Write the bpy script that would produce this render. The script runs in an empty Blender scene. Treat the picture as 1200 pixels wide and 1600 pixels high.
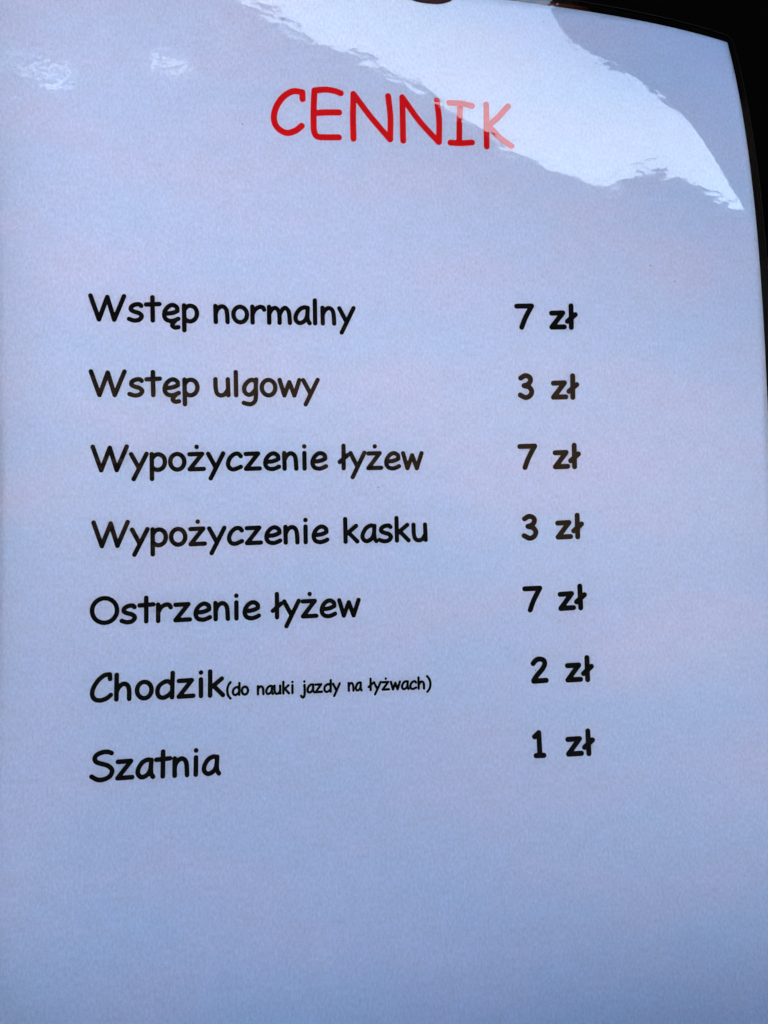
import bpy, math
import numpy as np
from mathutils import Matrix, Vector

# ------------------------------------------------------------------ camera, sky, sun, exposure
PT = 0.0254 / 72.0                       # one typographic point in metres
S = bpy.context.scene
C = S.collection
ORIGIN = Vector((0.0, 0.0, 1.5))         # centre of the A4 page

def page_to_world(x, y, z):
    """page frame in points (x right, y up, z towards the reader) -> world metres"""
    return Vector(((x - 297.6) * PT, -z * PT, (y + 421.0) * PT)) + ORIGIN

cam_data = bpy.data.cameras.new('camera')
cam = bpy.data.objects.new('camera', cam_data)
C.objects.link(cam)
RP = Matrix(((0.9933481445965174, 0.012129002027559455, -0.11450917402757),
             (-0.01574289769370548, 0.9994043984983392, -0.03070845867799986),
             (0.11406850923397738, 0.032306896662916425, 0.9929474505879702)))
M3 = Matrix(((1, 0, 0), (0, 0, -1), (0, 1, 0)))          # page axes -> world axes
cam.matrix_world = Matrix.Translation(page_to_world(212.51432, -426.6958, 612.97105)) @ (M3 @ RP).to_4x4()
cam_data.sensor_fit = 'VERTICAL'
cam_data.sensor_height = 36.0
cam_data.sensor_width = 27.0
cam_data.lens = 1250.0 / 1600.0 * 36.0
cam_data.clip_start = 0.01
cam_data.clip_end = 500.0
S.camera = cam
S.render.resolution_x, S.render.resolution_y = 768, 1024

SUN_EL, SUN_AZ = math.radians(28), math.radians(-101)    # azimuth measured from -Y towards +X: low on the left, behind the notice
sun_dir = Vector((math.sin(SUN_AZ) * math.cos(SUN_EL), -math.cos(SUN_AZ) * math.cos(SUN_EL), math.sin(SUN_EL)))
world = bpy.data.worlds.new('World')
S.world = world
world.use_nodes = True
wn, wl = world.node_tree.nodes, world.node_tree.links
wn.clear()
sky = wn.new('ShaderNodeTexSky')
sky.sky_type = 'NISHITA'
sky.sun_disc = False
sky.sun_elevation = SUN_EL
sky.sun_rotation = math.atan2(sun_dir.x, sun_dir.y)
sky.air_density = 1.0
sky.dust_density = 1.0
sky.ozone_density = 5.0
# thin high veil of cloud, thicker towards the horizon all the way round
geo = wn.new('ShaderNodeTexCoord')
sep = wn.new('ShaderNodeSeparateXYZ')
wl.new(geo.outputs['Generated'], sep.inputs[0])
elev = wn.new('ShaderNodeMapRange')
elev.inputs['From Min'].default_value = 0.92
elev.inputs['From Max'].default_value = 0.50
elev.inputs['To Min'].default_value = 0.0
elev.inputs['To Max'].default_value = 1.0
elev.interpolation_type = 'SMOOTHSTEP'
wl.new(sep.outputs['Z'], elev.inputs['Value'])
cn = wn.new('ShaderNodeTexNoise')
cn.inputs['Scale'].default_value = 2.2
cn.inputs['Detail'].default_value = 5.0
wl.new(geo.outputs['Generated'], cn.inputs['Vector'])
cr = wn.new('ShaderNodeMapRange')
cr.inputs['From Min'].default_value = 0.2
cr.inputs['From Max'].default_value = 0.8
cr.inputs['To Min'].default_value = 0.75
cr.inputs['To Max'].default_value = 1.25
wl.new(cn.outputs['Fac'], cr.inputs['Value'])
mul = wn.new('ShaderNodeMath'); mul.operation = 'MULTIPLY'
wl.new(elev.outputs[0], mul.inputs[0]); wl.new(cr.outputs[0], mul.inputs[1])
veil = wn.new('ShaderNodeMix'); veil.data_type = 'RGBA'; veil.blend_type = 'ADD'
veil.clamp_factor = False
wl.new(mul.outputs[0], veil.inputs[0])
wl.new(sky.outputs[0], veil.inputs[6])
veil.inputs[7].default_value = (1.55, 1.35, 0.40, 1)
bg = wn.new('ShaderNodeBackground')
bg.inputs['Strength'].default_value = 0.12
wl.new(veil.outputs[2], bg.inputs['Color'])
wo = wn.new('ShaderNodeOutputWorld')
wl.new(bg.outputs[0], wo.inputs[0])

sd = bpy.data.lights.new('sun', 'SUN')
sd.energy = 5.0
sd.angle = math.radians(0.5)
sd.color = (1.0, 0.90, 0.78)
so = bpy.data.objects.new('sun', sd)
C.objects.link(so)
so.rotation_euler = sun_dir.to_track_quat('Z', 'Y').to_euler()
so.location = (0, 0, 8)

S.view_settings.view_transform = 'Standard'
S.view_settings.look = 'None'
S.view_settings.gamma = 1.0
S.view_settings.exposure = 4.05
S.render.engine = 'CYCLES'

# ------------------------------------------------------------------ helpers
def tag(o, label=None, cat=None, group=None, kind=None):
    if label: o['label'] = label
    if cat: o['category'] = cat
    if group: o['group'] = group
    if kind: o['kind'] = kind
    return o

def empty(name, loc):
    o = bpy.data.objects.new(name, None)
    o.location = loc
    o.empty_display_size = 0.05
    C.objects.link(o)
    return o

def mesh_obj(name, verts, faces, mat, parent=None, smooth=False, uvs=None):
    me = bpy.data.meshes.new(name)
    me.from_pydata([tuple(v) for v in verts], [], faces)
    me.materials.append(mat)
    if smooth:
        me.polygons.foreach_set('use_smooth', [True] * len(me.polygons))
    if uvs is not None:
        uv = me.uv_layers.new(name='page')
        li = np.zeros(len(me.loops), dtype=np.int32)
        me.loops.foreach_get('vertex_index', li)
        uv.data.foreach_set('uv', np.asarray(uvs, dtype=np.float32)[li].ravel())
    me.update()
    o = bpy.data.objects.new(name, me)
    C.objects.link(o)
    if parent is not None:
        o.parent = parent
        o.matrix_parent_inverse = parent.matrix_basis.inverted()
    return o

def box(x0, x1, y0, y1, z0, z1):
    v = [(x, y, z) for x in (x0, x1) for y in (y0, y1) for z in (z0, z1)]
    f = [(0, 1, 3, 2), (4, 6, 7, 5), (0, 4, 5, 1), (2, 3, 7, 6), (0, 2, 6, 4), (1, 5, 7, 3)]
    return v, f

def join(parts):
    V, F = [], []
    for v, f in parts:
        n = len(V)
        V += list(v); F += [tuple(i + n for i in q) for q in f]
    return V, F

def nodes(name):
    m = bpy.data.materials.new(name)
    m.use_nodes = True
    nt = m.node_tree
    return m, nt.nodes, nt.links, nt.nodes['Principled BSDF']

def simple_mat(name, col, rough=0.7, var=0.15, scale=6.0, bump=0.0):
    m, n, l, p = nodes(name)
    tc = n.new('ShaderNodeTexCoord')
    no = n.new('ShaderNodeTexNoise'); no.inputs['Scale'].default_value = scale; no.inputs['Detail'].default_value = 6
    l.new(tc.outputs['Object'], no.inputs['Vector'])
    mr = n.new('ShaderNodeMix'); mr.data_type = 'RGBA'
    a = [c * (1 - var) for c in col]; b = [min(1, c * (1 + var)) for c in col]
    mr.inputs[6].default_value = (*a, 1); mr.inputs[7].default_value = (*b, 1)
    l.new(no.outputs['Fac'], mr.inputs[0])
    l.new(mr.outputs[2], p.inputs['Base Color'])
    p.inputs['Roughness'].default_value = rough
    if rough >= 0.8: p.inputs['Specular IOR Level'].default_value = 0.0
    if bump:
        bu = n.new('ShaderNodeBump'); bu.inputs['Strength'].default_value = bump
        l.new(no.outputs['Fac'], bu.inputs['Height']); l.new(bu.outputs[0], p.inputs['Normal'])
    return m

# ------------------------------------------------------------------ the bent sheet as a surface over page coordinates
NP = [(i, d - i) for d in range(2, 5) for i in range(d + 1)]
CO = [41.63037, -12.00767, 15.59233, 21.38058, -16.7073, 5.46056, 4.06037, -10.41939, 15.03058, -15.81261, 13.39282, -8.50941]

def height(u, v):
    a, b = (u - 297.6) / 297.6, (v - 421.0) / 421.0
    s = 0.0
    for (i, j), k in zip(NP, CO):
        s = s + k * a ** i * b ** j
    return s

def normal(u, v, e=0.5):
    wx = (height(u + e, v) - height(u - e, v)) / (2 * e)
    wy = -(height(u, v + e) - height(u, v - e)) / (2 * e)
    n = np.stack([-wx, -wy, np.ones_like(wx)], -1)
    return n / np.linalg.norm(n, axis=-1, keepdims=True)

def on_sheet(u, v, off):
    """world positions of page points (u right, v down, points) lifted off points along the normal"""
    u = np.asarray(u, float); v = np.asarray(v, float)
    n = normal(u, v) * np.asarray(off, float)[..., None]
    x, y, z = u + n[..., 0], -v + n[..., 1], height(u, v) + n[..., 2]
    return np.stack([(x - 297.6) * PT + ORIGIN.x, -z * PT + ORIGIN.y, (y + 421.0) * PT + ORIGIN.z], -1)

# ------------------------------------------------------------------ materials of the notice
def uvmap(n, l, sx=1.0, sy=1.0):
    uv = n.new('ShaderNodeUVMap'); uv.uv_map = 'page'
    mp = n.new('ShaderNodeMapping'); mp.inputs['Scale'].default_value = (sx, sy, 1)
    l.new(uv.outputs[0], mp.inputs['Vector'])
    return mp.outputs[0]

def noise(n, l, vec, scale, detail=3.0, rough=0.55):
    t = n.new('ShaderNodeTexNoise')
    t.inputs['Scale'].default_value = scale; t.inputs['Detail'].default_value = detail
    t.inputs['Roughness'].default_value = rough
    l.new(vec, t.inputs['Vector'])
    return t.outputs['Fac']

def remap(n, l, val, a, b, c, d):
    m = n.new('ShaderNodeMapRange')
    m.inputs['From Min'].default_value = a; m.inputs['From Max'].default_value = b
    m.inputs['To Min'].default_value = c; m.inputs['To Max'].default_value = d
    l.new(val, m.inputs['Value'])
    return m.outputs[0]

def math_node(n, l, op, a, b):
    m = n.new('ShaderNodeMath'); m.operation = op
    for i, x in enumerate((a, b)):
        if isinstance(x, (int, float)): m.inputs[i].default_value = x
        else: l.new(x, m.inputs[i])
    return m.outputs[0]

def mixc(n, l, fac, a, b, mode='MIX'):
    m = n.new('ShaderNodeMix'); m.data_type = 'RGBA'; m.blend_type = mode
    for s, x in ((0, fac), (6, a), (7, b)):
        if isinstance(x, (int, float)): m.inputs[s].default_value = x
        elif isinstance(x, tuple): m.inputs[s].default_value = (*x, 1)
        else: l.new(x, m.inputs[s])
    return m.outputs[2]

def paper_material():                     # uv unit = 100 points
    m, n, l, p = nodes('white_printer_paper')
    fib = noise(n, l, uvmap(n, l, 1.6, 0.9), 34.0, 6.0, 0.68)         # fibres, slightly upright
    blot = noise(n, l, uvmap(n, l), 7.0, 4.0, 0.6)
    fine = noise(n, l, uvmap(n, l), 120.0, 3.0, 0.7)
    v = math_node(n, l, 'ADD', remap(n, l, fib, 0.3, 0.7, -0.14, 0.14), remap(n, l, blot, 0.3, 0.7, -0.03, 0.03))
    v = math_node(n, l, 'ADD', v, remap(n, l, fine, 0.3, 0.7, -0.09, 0.09))
    v = math_node(n, l, 'ADD', v, 1.0)
    reflection_tint = mixc(n, l, remap(n, l, noise(n, l, uvmap(n, l, 0.8, 1.9), 0.9, 6.0, 0.62), 0.36, 0.64, 0.0, 1.0), (0.535, 0.695, 0.955), (0.595, 0.69, 0.94))  # warm and blue bands painted in place of peach reflections
    base = mixc(n, l, 1.0, reflection_tint, v, 'MULTIPLY')
    # tiny dark specks of dust under the film
    vo = n.new('ShaderNodeTexVoronoi'); vo.inputs['Scale'].default_value = 5.0
    l.new(uvmap(n, l), vo.inputs['Vector'])
    sc = n.new('ShaderNodeSeparateColor'); l.new(vo.outputs['Color'], sc.inputs[0])
    size = remap(n, l, sc.outputs[0], 0.35, 1.0, 0.0, 0.042)
    sp = remap(n, l, math_node(n, l, 'SUBTRACT', size, vo.outputs['Distance']), 0.0, 0.012, 0.0, 0.6)
    base = mixc(n, l, sp, base, (0.12, 0.12, 0.13))
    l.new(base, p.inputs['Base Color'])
    p.inputs['Roughness'].default_value = 0.9
    p.inputs['Specular IOR Level'].default_value = 0.0
    return m

def ink_material(name, col):
    m, n, l, p = nodes(name)
    f = noise(n, l, uvmap(n, l), 60.0, 4.0, 0.6)
    l.new(mixc(n, l, f, tuple(c * 0.8 for c in col), tuple(c * 1.2 for c in col)), p.inputs['Base Color'])
    p.inputs['Roughness'].default_value = 0.9
    p.inputs['Specular IOR Level'].default_value = 0.0
    return m

def film_material():
    m, n, l, p = nodes('glossy_laminating_film')
    n.remove(p)
    # orange peel of the laminate: small flat blisters, longer across than down, over slow waves
    a = noise(n, l, uvmap(n, l, 1.0, 1.35), 6.0, 1.5, 0.5)
    b = noise(n, l, uvmap(n, l, 1.0, 1.2), 17.0, 1.5, 0.5)
    c = noise(n, l, uvmap(n, l, 1.0, 1.3), 2.0, 2.0, 0.5)
    patch = remap(n, l, noise(n, l, uvmap(n, l), 1.4, 2.0), 0.35, 0.65, 0.5, 1.3)
    h = math_node(n, l, 'ADD', math_node(n, l, 'MULTIPLY', a, FILM_A), math_node(n, l, 'MULTIPLY', b, FILM_B))
    h = math_node(n, l, 'MULTIPLY', h, patch)
    # a few pressed dents low on the sheet
    vd = n.new('ShaderNodeVectorMath'); vd.operation = 'DISTANCE'
    l.new(uvmap(n, l), vd.inputs[0]); vd.inputs[1].default_value = (2.27, -7.23, 0)
    dm = remap(n, l, vd.outputs['Value'], 0.03, 0.16, 1.0, 0.0)
    dents = math_node(n, l, 'POWER', noise(n, l, uvmap(n, l), 26.0, 1.0), 3.0)
    h = math_node(n, l, 'ADD', h, math_node(n, l, 'MULTIPLY', math_node(n, l, 'MULTIPLY', dents, dm), 6.5e-4))
    h = math_node(n, l, 'ADD', h, math_node(n, l, 'MULTIPLY', c, FILM_C))
    bu = n.new('ShaderNodeBump'); bu.inputs['Strength'].default_value = 1.0
    bu.inputs['Distance'].default_value = 1.0
    l.new(h, bu.inputs['Height'])
    fr = n.new('ShaderNodeFresnel'); fr.inputs['IOR'].default_value = 1.55
    fac = math_node(n, l, 'MINIMUM', math_node(n, l, 'MULTIPLY', fr.outputs[0], 1.4), 1.0)   # both faces of the film
    tr = n.new('ShaderNodeBsdfTransparent'); tr.inputs['Color'].default_value = (0.985, 0.99, 0.99, 1)
    gl = n.new('ShaderNodeBsdfGlossy'); gl.inputs['Roughness'].default_value = 0.03
    l.new(bu.outputs[0], gl.inputs['Normal'])
    mx = n.new('ShaderNodeMixShader')
    l.new(fac, mx.inputs[0]); l.new(tr.outputs[0], mx.inputs[1]); l.new(gl.outputs[0], mx.inputs[2])
    l.new(mx.outputs[0], n['Material Output'].inputs['Surface'])
    return m

FILM_A, FILM_B, FILM_C = 4.2e-5, 2.5e-5, 1.1e-4
M_paper, M_film = paper_material(), film_material()
M_black = ink_material('black_ink', (0.003, 0.003, 0.0035))
M_red = ink_material('red_ink', (0.66, 0.006, 0.010))
M_edge = simple_mat('film_edge_plastic', (0.004, 0.004, 0.0045), 0.85, 0.1, 200)

# ------------------------------------------------------------------ large structure: place around the notice
SNOW_X = 0.15
M_board = simple_mat('dark_board', (0.0005, 0.0005, 0.0005), 0.8, 0.4, 9.0)
M_surround = simple_mat('shade_surround_wood', (0.0045, 0.0040, 0.0032), 0.8, 0.4, 9.0)
M_asphalt = simple_mat('asphalt', (0.012, 0.012, 0.013), 0.9, 0.2, 2.0, 0.3)
M_bounce = simple_mat('bounce_snow', (0.82, 0.73, 0.70), 0.9, 0.12, 2.0, 0.3)
M_skyline = simple_mat('unseen_skyline_grey', (0.007, 0.0065, 0.0075), 0.9, 0.12, 0.6)
M_peach = simple_mat('reflection_peach', (0.062, 0.040, 0.027), 0.9, 0.10, 0.7)
M_roof = simple_mat('dark_roof', (0.04, 0.04, 0.045), 0.8, 0.2, 2.0)
M_mask_board = simple_mat('mask_board', (0.006, 0.007, 0.008), 0.9, 0.05, 2.0)
M_mask = simple_mat('dark_mask', (0.006, 0.007, 0.007), 0.9, 0.3, 5.0)
M_wood = simple_mat('dark_stained_wood', (0.002, 0.0017, 0.0015), 0.9, 0.3, 4.0)

v, f = box(-200, 200, -300, 100, -0.3, 0.0)
tag(mesh_obj('ground', v, f, M_asphalt), kind='structure')
def bank(sg):
    pl = [(SNOW_X * sg, 1.5), (SNOW_X * sg, 0.0), ((SNOW_X + 0.8) * sg, -4.5), (7.5 * sg, -4.5), (7.5 * sg, 1.5)]
    V = [(x, y, 0.002) for x, y in pl] + [(x, y, 0.06) for x, y in pl]
    F = [(0, 1, 2, 3, 4), (9, 8, 7, 6, 5)] + [(i, i + 5, (i + 1) % 5 + 5, (i + 1) % 5) for i in range(5)]
    return V, (F if sg < 0 else [q[::-1] for q in F])
v, f = join([bank(-1), bank(1)])
tag(mesh_obj('snow_bounce', v, f, M_bounce), kind='structure')  # unseen pale ground added to bounce sunlight up onto the sheet
v, f = box(-0.45, 1.6, 0.06, 0.12, 0.9, 2.7)
tag(mesh_obj('wall', v, f, M_board), kind='structure')
# roof corner and side panel of the kiosk, right of the reader
roof = empty('kiosk_roof', (1.2, 0, 2.3))
tag(roof, 'dark wooden roof corner of the kiosk above the notice', 'roof')
EX, ED, EH = 0.52, 0.80, 1.07
verts = [(EX, 0.055, ORIGIN.z + EH), (2.4, 0.055, ORIGIN.z + EH), (2.4, -ED, ORIGIN.z + EH), (EX + .12, -ED, ORIGIN.z + EH)]
verts += [(x, y, z + 0.1) for x, y, z in verts]
mesh_obj('roof_deck', verts, [(0, 1, 2, 3), (4, 7, 6, 5), (0, 4, 5, 1), (1, 5, 6, 2), (2, 6, 7, 3), (3, 7, 4, 0)], M_wood, roof)
v, f = box(0.90, 0.94, -0.74, 0.055, 0.0, ORIGIN.z + EH - 0.002)
tag(mesh_obj('side_panel', v, f, M_wood), 'dark wooden side panel of the kiosk standing right of the notice', 'panel')

def prism(profile, D, depth, low=None):
    """building-like block: profile of (azimuth, elevation) degrees as seen from the notice, standing D metres off"""
    pts = []
    for az, e in profile:
        a = math.radians(az)
        pts.append((D * math.tan(a), ORIGIN.z + D / math.cos(a) * math.tan(math.radians(e))))
    base = [(x, -0.05) for x, _ in reversed(pts)] if low is None else [(x, z) for x, z in low]
    out = pts + base
    n = len(out)
    V = [(x, -D, z) for x, z in out] + [(x, -D - depth, z) for x, z in out]
    m = len(pts)
    F = []
    if low is None:
        for i in range(m - 1):
            F += [(i, 2 * m - 1 - i, 2 * m - 2 - i, i + 1), (n + i, n + i + 1, n + 2 * m - 2 - i, n + 2 * m - 1 - i)]
    else:
        F += [tuple(range(n)), tuple(range(2 * n - 1, n - 1, -1))]
    F += [(i, (i + 1) % n, n + (i + 1) % n, n + i) for i in range(n)]
    return V, F

def block(name, label, cat, profile, D, depth, mat):  # unseen scenery with outlines shaped for reflections in the film
    V, F = prism(profile, D, depth)
    return tag(mesh_obj(name, V, F, mat), label, cat)

block('unseen_hall', 'long unseen dark hall, its slanting roofline shaped for the film reflection', 'building',
      [(-48, 19), (-30, 20), (-18, 20.8), (-11, 22.6), (-4, 24.7), (0.4, 25.6)], 14, 6, M_skyline)
block('unseen_stair_tower', 'tall unseen dark stair tower, shaped to edge the reflected sky', 'building',
      [(0.4, 33.5), (4, 33), (6, 31.2), (11, 31), (13, 30), (15, 28)], 14.05, 6, M_skyline)
block('unseen_annex', 'lower unseen dark annex, its stepped roofline shaped for the reflected sky', 'building',
      [(15, 28), (18, 26), (21, 26), (25, 25), (27, 26), (32, 29), (38, 30.3), (44, 29), (50, 29), (64, 28)], 14.1, 6, M_skyline)
# unseen panel added above the hall, shaped to leave slits of reflected sky
hp = [(-40, 34.0), (-18, 36.0), (0.2, 37.0)]
lowp = [(14.5 * math.tan(math.radians(a)), ORIGIN.z + 14.5 / math.cos(math.radians(a)) * math.tan(math.radians(e)))
        for a, e in ((0.2, 25.0), (-2.6, 24.9), (-2.6, 26.1), (-5.4, 25.5), (-5.8, 23.6), (-11.6, 22.0), (-12, 23.3), (-18.6, 21.5), (-19, 20.1), (-40, 18.2))]
V, F = prism(hp, 14.5, 0.25, lowp)
bb = empty('slit_panel', (-4, -14.6, 7)); tag(bb, 'long unseen dark panel added on posts to leave slits of reflected sky', 'panel')
mesh_obj('panel', V, F, M_skyline, bb)  # body of the added unseen slit panel
for az in (-34, -27, -8.0, -1.5):
    x = 14.55 * math.tan(math.radians(az))
    v, f = box(x - .06, x + .06, -14.70, -14.58, 6.0, 8.4)
    mesh_obj('slit_post', v, f, M_skyline, bb)
block('unseen_peach_building', 'low unseen peach building, outlined for the warm film reflection', 'building',
      [(-34, 6.5), (-25, 7.0), (-5, 7.6), (0, 8.6), (13, 9), (27, 10.5), (40, 10)], 13, 0.9, M_peach)
block('tall_mask', 'tall unseen dark block added to trim the peach reflection', 'reflection block',
      [(-40, 5), (-25, 5.4), (-7, 5.6), (0, 5.3), (7, 2.8), (14, -1.8), (20, -1.2), (27, 0.3), (40, .6)], 11.5, 0.6, M_mask)  # added dark block trimming the peach reflection
block('peach_block', 'low unseen peach block added for a warm patch in the film', 'added peach block',
      [(-26, 3.4), (-18, 4.2), (-8, 3.8), (-3, 3.0)], 10.5, 0.5, M_peach)  # added peach block for a warm patch mirrored at left
block('low_mask', 'low unseen dark block added to end the warm patch below', 'reflection block',
      [(-40, 2.2), (-22, 1.9), (-10, 2.4), (0, 1.6), (6, -3)], 9.6, 0.4, M_mask)  # added dark block closing that warm patch below
block('peach_box', 'small unseen peach block added for a warm patch in the film', 'added peach box',
      [(17.5, -5), (21, -3.8), (24, -2.6), (33, -2.2)], 9.0, 0.5, M_peach)  # added peach block for the warm mirrored patch at right
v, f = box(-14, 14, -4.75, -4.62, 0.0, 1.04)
tag(mesh_obj('ground_mask', v, f, M_mask_board), 'unseen blackish board added to keep sunlit ground out of the film', 'added mask board')  # added board hiding sunlit asphalt from the film

# added black surround shading the sheet: uprights beside it, a ledge below
rec = empty('shade_surround', (0, 0.03, 1.3)); tag(rec, 'blackish wooden surround added to shade the sheet, its right upright showing beside it', 'shade surround')
jv = [(JX, y, z) for JX in (-0.16, -0.140) for y, z in ((0.0595, 1.33), (-0.058, 1.33), (-0.072, 1.50), (-0.10, 1.65), (-0.10, 1.70), (0.0595, 1.70))]
mesh_obj('left_shade', jv, [(0, 1, 2, 3, 4, 5), (11, 10, 9, 8, 7, 6)] + [(i, (i + 1) % 6 , 6 + (i + 1) % 6, 6 + i)[::-1] for i in range(6)], M_surround, rec)  # unseen upright added to darken the sheet's left side
v, f = box(-0.1399, -0.066, -0.05, 0.0595, 1.6635, 1.70); mesh_obj('shade_block', v, f, M_surround, rec)  # unseen block added to darken the sheet's top left corner
JT = 1.5956
jv = [(JX, y, z) for JX in (0.140, 0.16) for y, z in ((0.0595, 1.33), (-0.10, 1.33), (-0.068, 1.49), (-0.026, JT), (0.0595, JT))]
mesh_obj('right_upright', jv, [(4, 3, 2, 1, 0), (5, 6, 7, 8, 9)] + [(i, (i + 1) % 5, 5 + (i + 1) % 5, 5 + i) for i in range(5)], M_surround, rec)  # upright beside the sheet, deepened below to darken its right side
v, f = box(-0.30, 0.30, -0.165, 0.0595, 1.30, 1.327); mesh_obj('shade_ledge', v, f, M_surround, rec)  # unseen ledge added to keep ground light off the lower sheet

# ------------------------------------------------------------------ the laminated price list
sheet = empty('price_list', tuple(page_to_world(297.6, -842, 30)))
tag(sheet, 'laminated white paper price list headed CENNIK, bent, hanging before a black board', 'price list')

def grid_sheet(name, u0, u1, v0, v1, nu, nv, off, mat, thick=0.0, corner=0.0):
    us, vs = np.linspace(u0, u1, nu), np.linspace(v0, v1, nv)
    U, V = np.meshgrid(us, vs)
    if corner:                             # rounded corners: squeeze each row end inwards
        d = np.minimum(V - v0, v1 - V)
        inset = np.where(d < corner, corner - np.sqrt(np.maximum(0, corner ** 2 - (corner - d) ** 2)), 0)
        k = (U - u0) / (u1 - u0)
        U = (u0 + inset) + k * ((u1 - inset) - (u0 + inset))
    P = on_sheet(U, V, np.full(U.shape, off)).reshape(-1, 3)
    uv = np.stack([U, -V], -1).reshape(-1, 2) / 100.0
    F = [(j * nu + i, (j + 1) * nu + i, (j + 1) * nu + i + 1, j * nu + i + 1) for j in range(nv - 1) for i in range(nu - 1)]
    return P, F, uv, U, V

# paper: front face with its own thickness
nu, nv = 90, 126
P, F, uv, U, V = grid_sheet('paper', 0, 595.3, 0, 841.9, nu, nv, 0, None)
B = on_sheet(U, V, np.full(U.shape, -0.3)).reshape(-1, 3)
n0 = len(P)
ring = [i for i in range(nu)] + [j * nu + nu - 1 for j in range(1, nv)] + [(nv - 1) * nu + i for i in range(nu - 2, -1, -1)] + [j * nu for j in range(nv - 2, 0, -1)]
F2 = F + [tuple(n0 + i for i in reversed(q)) for q in F]
F2 += [(ring[k], ring[(k + 1) % len(ring)], n0 + ring[(k + 1) % len(ring)], n0 + ring[k]) for k in range(len(ring))]
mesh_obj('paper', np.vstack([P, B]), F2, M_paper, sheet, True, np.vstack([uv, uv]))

# film: front and back leaves, rounded corners, and its cut edge
FL, FR, FT, FB_ = -8.0, 602.0, -8.0, 850.0
rows = np.concatenate([np.linspace(FT, FT + 9, 14), np.linspace(FT + 9, FB_ - 9, 130)[1:-1], np.linspace(FB_ - 9, FB_, 14)])
def film_leaf(off):
    U, V = np.meshgrid(np.linspace(0, 1, 100), rows)
    r = 9.0
    d = np.minimum(V - FT, FB_ - V)
    inset = np.where(d < r, r - np.sqrt(np.maximum(0, r * r - (r - np.minimum(d, r)) ** 2)), 0)
    U = FL + inset + U * (FR - FL - 2 * inset)
    return U, V, on_sheet(U, V, np.full(U.shape, off))
fu, fv = 100, len(rows)
FF = [(j * fu + i, (j + 1) * fu + i, (j + 1) * fu + i + 1, j * fu + i + 1) for j in range(fv - 1) for i in range(fu - 1)]
U, V, P = film_leaf(0.7)
fuv = np.stack([U, -V], -1).reshape(-1, 2) / 100.0
mesh_obj('laminating_film', P.reshape(-1, 3), FF, M_film, sheet, True, fuv)
# edge rim
idx = [(0, i) for i in range(fu)] + [(j, fu - 1) for j in range(1, fv)] + [(fv - 1, i) for i in range(fu - 2, -1, -1)] + [(j, 0) for j in range(fv - 2, 0, -1)]
eu = np.array([U[j, i] for j, i in idx]); ev = np.array([V[j, i] for j, i in idx])
cu, cv = (FL + FR) / 2, (FT + FB_) / 2
def grow(k):                               # move the outline outwards by k points
    du, dv = np.roll(eu, -1) - np.roll(eu, 1), np.roll(ev, -1) - np.roll(ev, 1)
    L = np.hypot(du, dv) + 1e-9
    return eu + dv / L * k, ev - du / L * k
rim = []
for k, off in ((-0.35, 0.78), (0.25, 0.72), (0.25, -0.9), (-0.35, -0.95)):
    a, b = grow(k); rim.append(on_sheet(a, b, np.full(a.shape, off)))
N = len(idx)
RV = np.vstack(rim)
RF = [(s * N + i, s * N + (i + 1) % N, ((s + 1) % 4) * N + (i + 1) % N, ((s + 1) % 4) * N + i) for s in range(4) for i in range(N)]
mesh_obj('film_edge', RV, RF, M_edge, sheet, True)

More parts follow.
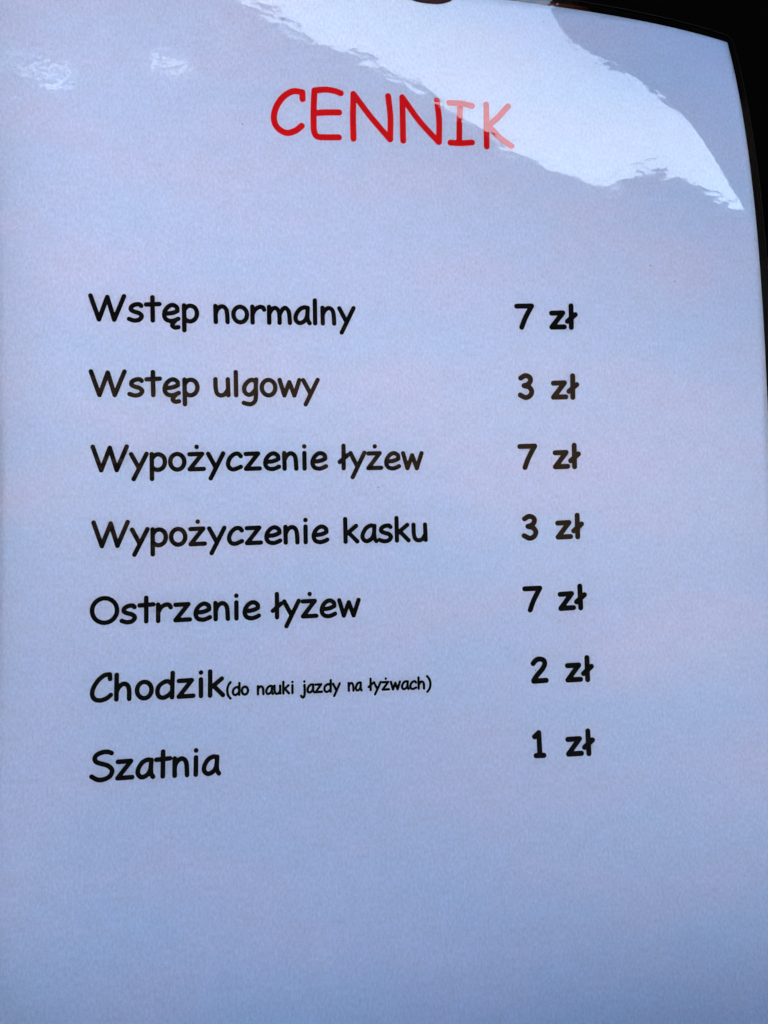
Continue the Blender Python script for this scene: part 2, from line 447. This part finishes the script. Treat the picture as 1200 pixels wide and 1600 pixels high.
# ------------------------------------------------------------------ lettering: stroke skeletons in em
def el(cx, cy, rx, ry, n=22, tilt=0.0):
    return [(cx + rx * math.cos(t) + tilt * ry * math.sin(t), cy + ry * math.sin(t)) for t in [2 * math.pi * k / n + .4 for k in range(n + 1)]]
A = {  # char: (advance, [strokes]); strokes starting with 's' are smoothed
 'W': (1.039, [[(.06, .70), (.28, .06), (.52, .67), (.70, .06), (.98, .70)]]),
 'S': (.693, ['s', [(.60, .71), (.50, .745), (.36, .74), (.21, .68), (.15, .58), (.21, .49), (.36, .44), (.51, .39), (.62, .28), (.58, .14), (.43, .055), (.25, .045), (.08, .13)]]),
 'O': (.799, [el(.41, .38, .335, .33)]),
 'C': (.603, [[(.53, .60), (.52, .72)], 's', [(.52, .72), (.38, .70), (.22, .58), (.09, .38), (.06, .20), (.14, .075), (.30, .05), (.45, .10), (.55, .18)]]),
 'a': (.512, ['s', [(.43, .48), (.33, .50), (.19, .43), (.09, .27), (.09, .14), (.18, .065), (.29, .09), (.38, .17), (.43, .30)], [(.44, .49), (.425, .28)], 's', [(.425, .28), (.44, .14), (.49, .06)]]),
 'c': (.514, ['s', [(.45, .42), (.38, .485), (.26, .47), (.14, .36), (.09, .21), (.14, .09), (.26, .055), (.45, .125)]]),
 'd': (.588, [[(.50, .70), (.485, .06)], 's', [(.48, .40), (.38, .48), (.26, .46), (.13, .36), (.09, .21), (.14, .09), (.25, .055), (.38, .11), (.48, .20)]]),
 'e': (.548, ['s', [(.11, .255), (.26, .265), (.38, .295), (.46, .335)], 's', [(.46, .335), (.445, .43), (.34, .49), (.22, .455), (.12, .34), (.09, .20), (.15, .09), (.28, .055), (.39, .08), (.48, .12)]]),
 'g': (.531, ['s', [(.43, .43), (.33, .49), (.21, .44), (.11, .31), (.11, .16), (.20, .08), (.31, .10), (.42, .22)], 's', [(.445, .50), (.43, .30), (.43, .06), (.40, -.10), (.30, -.18), (.19, -.18), (.08, -.15)]]),
 'h': (.577, [[(.10, .70), (.10, .06)], 's', [(.10, .26), (.17, .38), (.28, .46), (.39, .42), (.435, .30), (.44, .06)]]),
 'i': (.281, [[(.14, .50), (.14, .06)], [(.14, .68), (.141, .685)]]),
 'j': (.402, ['s', [(.29, .49), (.30, .20), (.29, -.06), (.23, -.19), (.14, -.19), (.07, -.11)], [(.28, .68), (.281, .685)]]),
 'k': (.540, [[(.11, .70), (.11, .06)], [(.43, .50), (.12, .26)], [(.20, .32), (.46, .06)]]),
 'l': (.274, [[(.14, .70), (.14, .06)]]),
 'ł': (.30, [[(.15, .70), (.15, .06)], [(.03, .24), (.28, .44)]]),
 'm': (.776, [[(.09, .50), (.09, .06)], 's', [(.09, .30), (.17, .43), (.28, .47), (.37, .38), (.39, .22), (.39, .06)], 's', [(.39, .28), (.47, .42), (.56, .48), (.65, .40), (.68, .24), (.69, .06)]]),
 'n': (.523, [[(.085, .50), (.09, .06)], 's', [(.09, .30), (.15, .42), (.26, .49), (.36, .45), (.41, .33), (.425, .06)]]),
 'o': (.527, [el(.265, .275, .195, .215)]),
 'p': (.534, [[(.10, .49), (.10, -.19)], 's', [(.10, .36), (.19, .46), (.31, .48), (.42, .41), (.46, .27), (.41, .13), (.30, .06), (.19, .07), (.11, .13)]]),
 'r': (.480, [[(.09, .50), (.09, .06)], 's', [(.09, .29), (.17, .42), (.29, .49), (.39, .48), (.43, .42)]]),
 's': (.487, ['s', [(.41, .45), (.36, .49), (.24, .48), (.14, .42), (.13, .34), (.22, .29), (.35, .25), (.42, .17), (.35, .075), (.21, .05), (.07, .09)]]),
 't': (.471, [[(.24, .69), (.24, .06)], [(.06, .49), (.43, .51)]]),
 'u': (.520, ['s', [(.08, .50), (.085, .24), (.13, .10), (.23, .055), (.34, .09), (.42, .20)], [(.43, .50), (.44, .06)]]),
 'w': (.683, [[(.06, .49), (.19, .06), (.34, .43), (.48, .06), (.63, .49)]]),
 'y': (.520, [[(.06, .49), (.26, .12)], [(.48, .50), (.12, -.19)]]),
 'z': (.539, [[(.08, .48), (.43, .49), (.08, .065), (.47, .075)]]),
 '(': (.367, ['s', [(.30, .76), (.17, .60), (.10, .35), (.15, .06), (.30, -.13)]]),
 ')': (.367, ['s', [(.07, .76), (.20, .60), (.27, .35), (.22, .06), (.07, -.13)]]),
 '1': (.45, [[(.10, .59), (.27, .70), (.28, .06)], [(.13, .057), (.43, .057)]]),
 '2': (.61, ['s', [(.11, .57), (.20, .66), (.32, .695), (.45, .66), (.49, .56), (.42, .42), (.27, .27), (.15, .14), (.11, .07)], [(.11, .06), (.52, .075)]]),
 '3': (.61, ['s', [(.13, .63), (.28, .70), (.42, .66), (.46, .56), (.38, .45), (.24, .405)], 's', [(.25, .40), (.41, .36), (.50, .24), (.44, .11), (.29, .055), (.11, .13)]]),
 '7': (.61, [[(.08, .68), (.57, .69)], 's', [(.57, .69), (.47, .53), (.34, .30), (.24, .06)]]),
}
A['ę'] = (A['e'][0], A['e'][1] + ['s', [(.42, .09), (.34, .01), (.31, -.07), (.38, -.12), (.48, -.11)]])
A['ż'] = (A['z'][0], A['z'][1] + [[(.28, .68), (.281, .685)]])

def smooth_pts(pts, n=7):
    p = [(2 * pts[0][0] - pts[1][0], 2 * pts[0][1] - pts[1][1])] + list(pts) + [(2 * pts[-1][0] - pts[-2][0], 2 * pts[-1][1] - pts[-2][1])]
    out = []
    for k in range(1, len(p) - 2):
        a, b, c, d = [np.array(q) for q in p[k - 1:k + 3]]
        for t in np.arange(n) / n:
            out.append(tuple(.5 * (2 * b + (c - a) * t + (2 * a - 5 * b + 4 * c - d) * t * t + (3 * b - a - 3 * c + d) * t ** 3)))
    return out + [tuple(pts[-1])]

def strokes(ch):
    out, sm = [], False
    for s in A[ch][1]:
        if isinstance(s, str): sm = True; continue
        out.append(smooth_pts(s) if sm else s); sm = False
    return out

def ink_mesh(polys, r, cell, V, F, off, UVS, seed):
    """union of round-capped strokes (page points) as one clean flat sheet of faces by marching squares"""
    segs = np.array([(a[0], a[1], b[0], b[1]) for s in polys for a, b in zip(s[:-1], s[1:])])
    x0, y0 = segs[:, [0, 2]].min() - r - 2 * cell, segs[:, [1, 3]].min() - r - 2 * cell
    x1, y1 = segs[:, [0, 2]].max() + r + 2 * cell, segs[:, [1, 3]].max() + r + 2 * cell
    X, Y = np.meshgrid(np.arange(x0, x1 + cell, cell), np.arange(y0, y1 + cell, cell))
    D = np.full(X.shape, 1e9)
    for ax, ay, bx, by in segs:
        dx, dy = bx - ax, by - ay
        t = np.clip(((X - ax) * dx + (Y - ay) * dy) / (dx * dx + dy * dy + 1e-12), 0, 1)
        D = np.minimum(D, np.hypot(X - ax - t * dx, Y - ay - t * dy))
    # ink bleeds a little into the paper
    D = D - r + 0.05 * np.sin(X * 2.3 + seed) * np.sin(Y * 2.9 + 1.7 * seed) + 0.03 * np.sin(X * 6.1 - Y * 4.7 + seed)
    ny, nx = D.shape
    vid = {}
    def vert(key, x, y):
        if key not in vid:
            vid[key] = len(V); V.append((x, y)); UVS.append((x / 100, -y / 100))
        return vid[key]
    for j in range(ny - 1):
        row = D[j:j + 2]
        if row.min() > 0: continue
        for i in range(nx - 1):
            c = (D[j, i], D[j, i + 1], D[j + 1, i + 1], D[j + 1, i])
            if min(c) > 0: continue
            pts = ((i, j), (i + 1, j), (i + 1, j + 1), (i, j + 1))
            poly = []
            for k in range(4):
                a, b = c[k], c[(k + 1) % 4]
                (ia, ja), (ib, jb) = pts[k], pts[(k + 1) % 4]
                if a <= 0: poly.append(vert((ia, ja), X[ja, ia], Y[ja, ia]))
                if (a <= 0) != (b <= 0):
                    t = a / (a - b)
                    key = (min((ia, ja), (ib, jb)), max((ia, ja), (ib, jb)))
                    poly.append(vert(key, X[ja, ia] + t * (X[jb, ib] - X[ja, ia]), Y[ja, ia] + t * (Y[jb, ib] - Y[ja, ia])))
            if len(poly) >= 3: F.append(tuple(poly[::-1]))

def text_object(name, words, mat, label, r_pt, size, cell=0.33):
    """words: (text, u0, v0, u1, v1) ink extents and baseline ends in page points"""
    V, F, UVS = [], [], []
    for w, u0, v0, u1, v1 in words:
        pen, items = 0.0, []
        for ch in w:
            for s in strokes(ch):
                items.append([(pen + x, y) for x, y in s])
            pen += A[ch][0]
        xs = [x for s in items for x, _ in s]
        k = (u1 - u0 - 2 * r_pt) / (max(xs) - min(xs))
        o = min(xs)
        ang = math.atan2(v1 - v0, u1 - u0)
        pen = 0.0
        for q, ch in enumerate(w):
            polys = []
            for s in strokes(ch):
                P = []
                for x, y in s:
                    du = r_pt + (pen + x - o) * k
                    y2 = r_pt + (y - 0.06) * size
                    P.append((u0 + du * math.cos(ang) + y2 * math.sin(ang), v0 + du * math.sin(ang) - y2 * math.cos(ang)))
                polys.append(P)
            ink_mesh(polys, r_pt, cell, V, F, 0.05, UVS, q + u0)
            pen += A[ch][0]
    a = np.array(V)
    P = on_sheet(a[:, 0], a[:, 1], np.full(len(a), 0.12))
    # faces were laid out in (right, down) axes: wound to look at the reader
    o = mesh_obj(name, P, F, mat, sheet, True, UVS)
    if label: o['label'] = label
    return o

# heading, letter by letter
HEAD = [
 [[(224.46, 94.0), (224.36, 89.2)], [(224.36, 88.9), (217.27, 88.71), (209.98, 93.24), (204.51, 101.5), (202.72, 110.0), (205.16, 116.57), (211.83, 120.23), (218.59, 118.34), (223.54, 114.35)]],
 [[(233.54, 86.95), (241.89, 85.72), (248.72, 86.29), (253.5, 87.7)], [(233.54, 86.95), (232.9, 97.2), (232.57, 110.79), (232.99, 118.39), (235.5, 121.81), (241.46, 122.0), (251.72, 121.46)], [(233.5, 104.12), (241.68, 103.13), (252.12, 102.51)]],
 [[(263.3, 87.58), (262.75, 103.94), (262.88, 121.9)], [(263.3, 87.58), (276.05, 104.03), (291.13, 120.98)], [(290.18, 87.59), (291.69, 104.0), (291.3, 120.97)]],
 [[(301.19, 87.76), (301.29, 105.19), (301.42, 121.5)], [(301.19, 87.76), (314.46, 105.68), (329.24, 121.17)], [(328.35, 88.69), (329.87, 103.59), (329.59, 121.16)]],
 [[(338.11, 89.85), (347.59, 89.79), (356.35, 91.2)], [(346.87, 89.83), (346.04, 105.34), (345.59, 120.72)], [(338.64, 121.24), (347.01, 121.18), (355.78, 120.22)]],
 [[(367.93, 89.39), (367.76, 105.01), (367.58, 122.83)], [(385.55, 89.52), (377.12, 99.09), (369.36, 106.17)], [(369.36, 106.17), (378.55, 115.51), (387.49, 121.5)]]]
V, F, UVS = [], [], []
for k, G in enumerate(HEAD):
    ink_mesh([smooth_pts(s) for s in G], 2.35, 0.33, V, F, 0.05, UVS, k)
a = np.array(V)
o = mesh_obj('heading_text', on_sheet(a[:, 0], a[:, 1], np.full(len(a), 0.12)), F, M_red, sheet, True, UVS)
o['label'] = 'red printed heading CENNIK'

R_ITEM, R_NOTE, R_PRICE, SZ = 1.70, 0.97, 2.05, 27.2
ITEMS = [
 [('Wstęp', 65.53, 265.06, 145.45, 265.03), ('normalny', 155.75, 265.2, 263.27, 264.62)],
 [('Wstęp', 65.11, 320.76, 145.11, 320.19), ('ulgowy', 155.04, 320.11, 235.13, 319.75)],
 [('Wypożyczenie', 65.75, 376.28, 240.7, 375.52), ('łyżew', 247.76, 375.55, 314.82, 375.81)],
 [('Wypożyczenie', 66.05, 432.18, 240.87, 431.7), ('kasku', 251.5, 431.88, 317.09, 431.49)],
 [('Ostrzenie', 65.07, 487.95, 188.67, 487.84), ('łyżew', 195.71, 487.81, 264.03, 488.17)],
 [('Chodzik', 65.71, 543.33, 162.04, 543.52)],
 [('Szatnia', 66.32, 598.57, 159.13, 599.11)]]
for ws in ITEMS:
    text_object('item_text', ws, M_black, 'black printed line ' + ' '.join(w[0] for w in ws), R_ITEM, SZ)
text_object('note_text', [('(do', 162.51, 542.99, 179.52, 543.14), ('nauki', 184.87, 543.38, 212.33, 543.68), ('jazdy', 216.81, 543.69, 247.86, 543.82),
                          ('na', 252.71, 543.79, 264.39, 543.8), ('łyżwach)', 267.91, 543.9, 317.39, 544.5)], M_black,
            'small black printed note (do nauki jazdy na łyżwach)', R_NOTE, 13.2, 0.22)
PRICES = [('7', 387.75, 266.14, 403.86, 415.8, 434.2, 265.91), ('3', 389.92, 321.12, 403.24, 416.49, 434.57, 321.22),
          ('7', 389.05, 376.2, 405.07, 417.28, 435.22, 375.98), ('3', 391.34, 431.7, 404.84, 418.41, 436.79, 431.32),
          ('7', 390.84, 487.87, 406.96, 419.23, 437.78, 487.05), ('2', 395.72, 542.97, 409.75, 422.89, 441.26, 543.02),
          ('1', 394.59, 599.18, 405.4, 420.78, 439.54, 599.31)]
for d, ua, va, ub, uz, ul, vl in PRICES:
    text_object('price_text', [(d, ua, va, ub, va), ('zł', uz, (va + vl) / 2, ul + 4.9, vl)], M_black,
                'black printed price ' + d + ' zł', R_PRICE, 26.6)

# ------------------------------------------------------------------ clip on the top edge, peg behind it
def superdisc(cu, cv, ru, rv, z0, z1, mat, name, parent=None, n=40, rings=6):
    V, F = [], []
    for k in range(rings + 1):
        t = k / rings * math.pi / 2
        rr, zz = math.cos(t), z0 + (z1 - z0) * math.sin(t)
        for i in range(n):
            a = 2 * math.pi * i / n
            V.append((cu + ru * max(rr, .001) * math.copysign(abs(math.cos(a)) ** .8, math.cos(a)), cv + rv * max(rr, .001) * math.copysign(abs(math.sin(a)) ** .8, math.sin(a)), zz))
    for k in range(rings):
        for i in range(n):
            F.append((k * n + i, (k + 1) * n + i, (k + 1) * n + (i + 1) % n, k * n + (i + 1) % n))
    F.append(tuple(range(n)))
    a = np.array(V)
    P = on_sheet(a[:, 0], a[:, 1], a[:, 2])
    return mesh_obj(name, P, F, mat, parent, True)
M_clip = simple_mat('dull_red_brown_plastic', (0.010, 0.006, 0.008), 0.85, 0.2, 60)
clip = empty('clip', tuple(page_to_world(322, 10, 25)))
tag(clip, 'dull purplish brown rounded clip gripping the top edge of the sheet', 'clip')
superdisc(323, -12, 27, 23.3, 0.8, 7.0, M_clip, 'front_jaw', clip)
superdisc(323, -12, 27, 14, -1.2, -6.0, M_clip, 'rear_jaw', clip)
M_peg = simple_mat('dark_red_brown_wood', (0.035, 0.006, 0.004), 0.85, 0.4, 40)
def dowel(u0, u1, v0, rad, depth, n=20):
    V, F = [], []
    ks = [(u0, .35), (u0 + 2, .8), (u0 + 5, 1), (u1 - 4, 1), (u1 - 1.2, .75), (u1, .3)]
    for u, k in ks:
        for i in range(n):
            a = 2 * math.pi * i / n
            V.append(tuple(page_to_world(u, -(v0 + (u - u0) * .07) + rad * k * math.sin(a), depth + rad * k * math.cos(a))))
    for j in range(len(ks) - 1):
        F += [(j * n + i, j * n + (i + 1) % n, (j + 1) * n + (i + 1) % n, (j + 1) * n + i) for i in range(n)]
    F += [tuple(range(n))[::-1], tuple(range((len(ks) - 1) * n, len(ks) * n))]
    return V, F
V, F = dowel(415, 463, -3.5, 8.0, -14)
tag(mesh_obj('wooden_peg', V, F, M_peg, None, True), 'short dark reddish peg behind the clear margin at the top edge', 'peg')

for o in bpy.data.objects:
    if o.parent is None and o.type == 'MESH' and 'kind' not in o and 'label' not in o:
        o['kind'] = 'structure'
